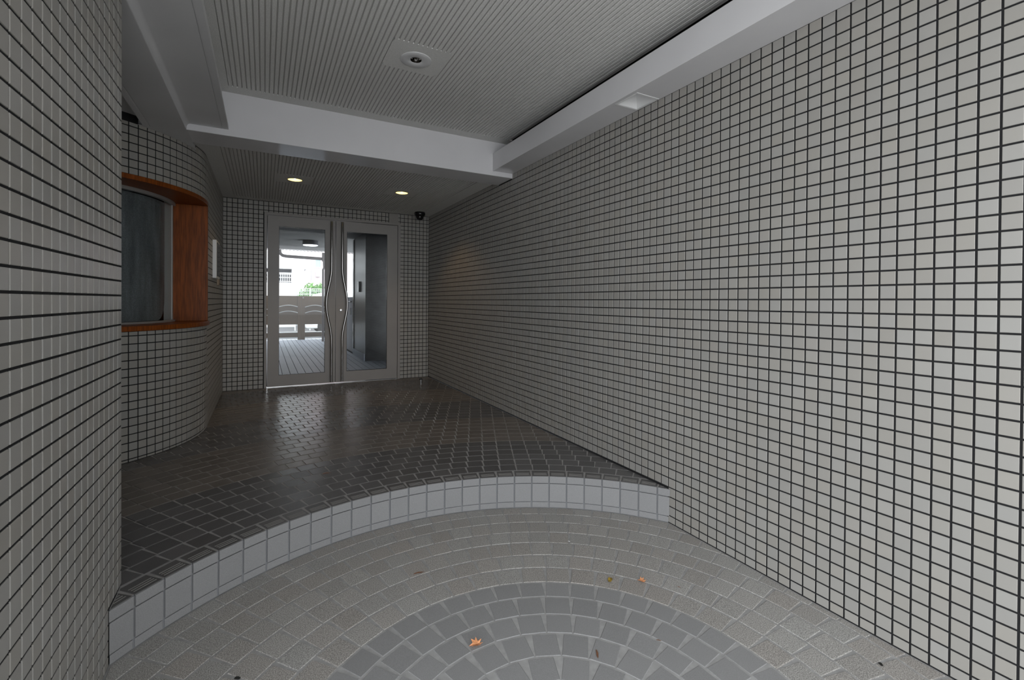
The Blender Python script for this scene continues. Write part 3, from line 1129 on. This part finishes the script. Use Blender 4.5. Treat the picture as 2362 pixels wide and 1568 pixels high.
leaf_obj('twig_scrap', sliver, M_leafb, (1.51, 1.34, 0.0), 0.008, 0.3, 0.4, 'tiny brown scrap on the pavers before the orange leaf', 'scrap')
leaf_obj('twig_scrap', sliver, M_leafb, (1.21, 1.16, 0.0), 0.009, 0.8, 0.4, 'tiny brown scrap between grey pavers right of the thin leaf', 'scrap')
leaf_obj('paper_scrap', oval, M_white, (1.32, 1.85, 0.0), 0.007, 0.3, 0.2, 'tiny white scrap on the pavers under the step', 'scrap')

# ------------------------------------------------------------------ passage behind the door
pf_ = MB().box(-0.5, 2.6, YB + 0.10, 12.9, 0.05, ZU + 0.006)
floor3 = pf_.build('floor', M_gap, kind='structure', label='passage floor of long grey tiles behind the glass door', cat='floor')
ZP = ZU + 0.010
BP = 0.0945
k = 0
me_b = {}
x = 0.0275 - BP * 5
while x < 2.5:
    for (ya, yb) in ((YB + 0.115, 8.9), (8.906, 10.85), (10.856, 12.9)):
        if x > 1.44 and ya > 7.7:
            continue
        key = round(yb - ya, 3)
        if key not in me_b:
            pv, pfa = prism([(-BP / 2 + 0.0035, -(yb - ya) / 2), (BP / 2 - 0.0035, -(yb - ya) / 2), (BP / 2 - 0.0035, (yb - ya) / 2), (-BP / 2 + 0.0035, (yb - ya) / 2)], 0.005, 0.0012)
            me = bpy.data.meshes.new('floor_board')
            me.from_pydata(pv.tolist(), [], pfa)
            me.materials.append(M_plank)
            me_b[key] = me
        o = link('floor_board', me_b[key], floor3)
        o.location = (x + BP / 2, (ya + yb) / 2, ZP - 0.005)
    x += BP
MB().box(-0.55, 2.7, YB + 0.14, 11.35, 2.30, 2.45).build('ceiling', M_dim, kind='structure', label='grey passage ceiling seen through the door glass', cat='ceiling')
MB().box(-0.55, 2.7, 6.55, 6.85, 2.14, 2.30).build('trim_4', M_dim, kind='structure', label='dark lintel beam behind the door', cat='beam')
MB().box(-0.62, -0.45, YB + 0.14, 12.3, 0.1, 2.45).build('wall_passage', M_shadedclad, kind='structure', label='left side wall of the passage behind the door', cat='wall')
m_ = MB()
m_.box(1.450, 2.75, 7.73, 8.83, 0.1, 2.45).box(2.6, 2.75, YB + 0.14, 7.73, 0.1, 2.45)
wpr = m_.build('wall_passage', M_shadedclad, kind='structure', label='clad wall block seen through the right door leaf, coloured near-black for its shade', cat='wall')
MB().box(1.432, 1.450, 7.74, 8.82, ZP, ZP + 0.11).build('baseboard', M_plank, wpr)
MB().box(1.436, 1.456, 8.78, 8.87, ZP, 2.28).build('edge_strip', M_plastic, wpr)
MB().box(1.418, 1.450, 8.17, 8.25, 1.32, 1.50).build('nameplate', M_plastic, None, bevel=0.003, label='black upright plate on the wall behind the right door leaf', cat='plate')
lw = empty('low_wall', 'grey metal low wall with latch beyond the dark wall block', 'wall')
MB().box(1.49, 1.56, 8.88, 12.62, ZP, 1.24).build('wall_panel', M_gwall, lw)
MB().box(1.475, 1.49, 9.38, 9.52, 0.90, 1.03).build('latch_plate', M_steel, lw)
MB().tube([(1.475, 9.2, 1.15), (1.45, 9.2, 1.15), (1.45, 9.45, 1.15)], 0.012, 8).build('latch_lever', M_plastic, lw)
pl = empty('ceiling_lamp', 'flat lit ceiling lamp in the passage behind the door', 'lamp')
MB().lathe((0.77, 9.5, 2.30), [(0.0, 0.0), (0.135, 0.0), (0.138, -0.012), (0.138, -0.075), (0.132, -0.085)], 36).build('lamp_body', M_slate, pl, smooth=True)
MB().lathe((0.77, 9.5, 2.30), [(0.132, -0.083), (0.12, -0.095), (0.06, -0.102), (0.0, -0.104)], 36).build('diffuser', M_lampcool, pl, smooth=True)

gate = empty('gate', 'bronze double gate with curved steel bars at the end of the passage', 'gate')
GY = 12.67


def gate_leaf(xa, xb, stile, mirror):
    MB().box(*((xa, xa + 0.07) if not mirror else (xb - 0.07, xb)), GY - 0.03, GY + 0.03, ZP, 1.28).build('gate_stile', M_bronze, gate, bevel=0.002)
    MB().box(stile[0], stile[1], GY - 0.03, GY + 0.03, ZP, 1.28).build('gate_stile', M_bronze, gate, bevel=0.002)
    pa, pb = (xa + 0.07, stile[0]) if not mirror else (stile[1], xb - 0.07)
    MB().box(pa, pb, GY - 0.018, GY + 0.018, 0.57, 1.28).build('gate_panel', M_bronze, gate)
    MB().box(pa, pb, GY - 0.012, GY + 0.012, ZP + 0.06, 0.37).build('kick_panel', M_bronze, gate)
    for z in (0.375, 0.245):
        MB().tube([(pa, GY - 0.03, z), (pb, GY - 0.03, z)], 0.013, 8).build('steel_rail', M_bright, gate, smooth=True)
    for z in (1.00, 0.855):
        pts = []
        for i in range(21):
            t = i / 20
            x = pa + (pb - pa) * t
            ph = (x - (0.906 if mirror else 0.30)) / 0.46
            pts.append((x, GY - 0.035, z + 0.05 * math.sin(math.pi * min(max(ph, -0.5), 1.4))))
        MB().tube(pts, 0.011, 8).build('curved_bar', M_bright, gate, smooth=True)


gate_leaf(-0.42, 0.818, (0.738, 0.818), False)
gate_leaf(0.821, 1.50, (0.821, 0.904), True)
MB().lathe((0.86, GY - 0.03, 1.235), [(0.0, -0.02), (0.014, -0.02), (0.016, 0.0)], 16, axis='y').build('gate_knob', M_steel, gate, smooth=True)

gu = empty('rain_pipe', 'grey brown rain pipe with an elbow above the gate', 'pipe')
pts = [(0.31, 11.8, 2.62), (0.31, 11.8, 2.30), (0.325, 11.8, 2.235), (0.37, 11.8, 2.195), (0.45, 11.8, 2.18), (1.25, 11.8, 2.155)]
MB().tube(pts, 0.036, 10).build('pipe_run', M_pipe, gu, smooth=True)
MB().box(1.21, 1.30, 11.75, 11.85, 2.10, 2.30).build('pipe_joint', M_pipe, gu, bevel=0.006)
MB().tube([(1.252, 11.8, 2.11), (1.258, 11.8, 1.95), (1.235, 11.8, 1.90), (1.235, 11.8, 0.2)], 0.026, 10).build('down_pipe', M_pipe, gu, smooth=True)
m_ = MB()
nx = 120
vs, fs = [], []
for i in range(nx + 1):
    x = -0.5 + 3.0 * i / nx
    z = 2.280 + 0.013 * math.sin(x * 2 * math.pi / 0.075)
    vs += [(x, 11.36, z), (x, 12.1, z + 0.10), (x, 11.36, z + 0.004), (x, 12.1, z + 0.104)]
for i in range(nx):
    a, b = 4 * i, 4 * i + 4
    fs += [(a, b, b + 1, a + 1), (a + 2, a + 3, b + 3, b + 2), (a + 1, b + 1, b + 3, a + 3), (a, a + 2, b + 2, b)]
m_.add(vs, fs).build('corrugated_roof', M_pipe, None, label='corrugated eaves sheet above the gate', cat='roof')

# ------------------------------------------------------------------ outside
MB().box(-40, 40, -30, -1.15, -0.2, 0.0).box(-40, -0.60, -1.15, 0.9, -0.2, 0.0).build('ground', M_ground, kind='structure', label='street paving outside the entrance', cat='ground')
MB().box(-30, 40, 12.9, 60, -0.2, 0.06).build('road', M_asphalt, kind='structure', label='asphalt road beyond the gate', cat='road')

ap = empty('apartment_building', 'white building with a barred balcony beyond the gate', 'building')
MB().box(-8, 1.63, 22.0, 24, 2.52, 9.0).build('upper_wall', M_wwall, ap)
MB().box(1.05, 1.54, 22.0, 24, 0.06, 2.52).build('grey_wall', M_gwall, ap)
MB().box(-8, 1.05, 22.6, 24, 0.06, 2.52).build('balcony_recess', M_slate, ap)
MB().box(-8, 1.17, 21.2, 21.5, 0.06, 1.90).build('front_wall', M_wwall, ap)
m_ = MB()
for z in (2.32, 2.27, 2.13, 1.96):
    m_.box(-3, 1.06, 21.96, 21.99, z, z + 0.03)
m_.build('railing_rail', M_wwall, ap)
for i in range(26):
    x = 1.03 - 0.082 * i
    MB().box(x - 0.014, x + 0.014, 21.94, 21.96, 1.94, 2.35).build('railing_bar', M_wwall, ap)
ph = empty('apartment_building', 'pink building with a small blue window beyond the gate', 'building')
MB().box(1.66, 14, 27, 31, 0.06, 10).build('house_wall', M_pink, ph)
m_ = MB()
wx0, wx1, wz0, wz1 = 2.44, 2.68, 2.98, 3.36
m_.box(wx0 - 0.06, wx0, 26.95, 27, wz0 - 0.06, wz1 + 0.06).box(wx1, wx1 + 0.06, 26.95, 27, wz0 - 0.06, wz1 + 0.06)
m_.box(wx0, wx1, 26.95, 27, wz0 - 0.06, wz0).box(wx0, wx1, 26.95, 27, wz1, wz1 + 0.06)
wf = m_.build('window_frame', M_wwall, ph)
MB().box(wx0, wx1, 26.98, 27, wz0, wz1).build('pane', M_blue, wf)
m_ = MB().box(2.46, 2.66, 26.85, 27, 2.44, 2.72).build('meter_box', M_wwall, ph, bevel=0.01)
MB().box(2.22, 2.24, 26.96, 27, 0.1, 9).build('wall_joint', M_gwall, ph)

bu = empty('bush', 'bright green bush behind the wire fence beyond the gate', 'bush')
m_ = MB()
for i in range(3200):
    a, b = random.uniform(0, 2 * math.pi), math.acos(random.uniform(-0.2, 1))
    rr = random.uniform(0.75, 1.0)
    lump = 1 + 0.12 * math.sin(5 * a) * math.sin(3 * b)
    px, py, pz = 1.85 + 0.80 * rr * lump * math.sin(b) * math.cos(a), 19.95 + 0.45 * rr * lump * math.sin(b) * math.sin(a), 0.75 + 1.06 * rr * lump * math.cos(b)
    u = Vector((random.gauss(0, 1), random.gauss(0, 1), random.gauss(0, 1))).normalized()
    v = u.orthogonal().normalized()
    q = 0.06
    p = Vector((px, py, pz))
    m_.add([p - u * q, p + v * q * 0.5, p + u * q, p - v * q * 0.5], [(0, 1, 2, 3)])
bo = m_.build('foliage', M_green, bu)
bo['kind'] = 'stuff'
MB().tube([(1.85, 19.95, 0.06), (1.86, 19.95, 0.9)], [0.05, 0.02], 8).build('stem', M_stem, bu)
fe = empty('wire_fence', 'white wire mesh fence in front of the green bush', 'fence')
for i in range(7):
    x = 1.0 + 0.5 * i
    MB().tube([(x, 18.6, 0.06), (x, 18.6, 1.62)], 0.02, 8).build('fence_post', M_wire, fe)
m_ = MB()
for z in (1.60, 1.52, 1.40, 1.28, 1.1, 0.9):
    m_.tube([(1.0, 18.6, z), (4.0, 18.6, z)], 0.010, 6)
for i in range(50):
    x = 1.0 + 0.06 * i
    m_.tube([(x, 18.59, 0.7), (x, 18.59, 1.60)], 0.006, 5)
m_.build('wire_mesh', M_wire, fe)

car = empty('car', 'white car parked behind the gate in front of the fence', 'car')
side = [(1.15, 0.30), (1.05, 0.62), (1.10, 0.92), (1.45, 1.36), (1.80, 1.46), (2.9, 1.46), (3.45, 1.36), (3.85, 1.0), (4.75, 0.90), (4.95, 0.62), (4.95, 0.32)]
h = len(side)
m_ = MB().add([(x, 15.4, z) for x, z in side] + [(x, 17.0, z) for x, z in side],
              [tuple(range(h)), tuple(range(h, 2 * h))] + [(i, (i + 1) % h, h + (i + 1) % h, h + i) for i in range(h)])
m_.build('car_body', M_car, car, bevel=0.04)
for (q0, q1) in ((1.62, 2.40), (2.50, 3.45)):
    MB().add([(q0, 15.39, 0.98), (q1, 15.39, 0.98), (q1 - 0.12, 15.39, 1.32), (q0 + 0.10, 15.39, 1.32), (q0, 15.42, 0.98), (q1, 15.42, 0.98), (q1 - 0.12, 15.42, 1.32), (q0 + 0.10, 15.42, 1.32)],
             [(0, 1, 2, 3), (4, 5, 6, 7), (0, 1, 5, 4), (1, 2, 6, 5), (2, 3, 7, 6), (3, 0, 4, 7)]).build('side_window', M_slate, car)
for x in (1.75, 4.15):
    for y in (15.38, 16.82):
        MB().lathe((x, y, 0.37), [(0.0, 0.0), (0.20, 0.0), (0.29, 0.01), (0.31, 0.05), (0.31, 0.15), (0.29, 0.20), (0.0, 0.20)], 24, axis='y').build('wheel', M_tyre, car, smooth=True)
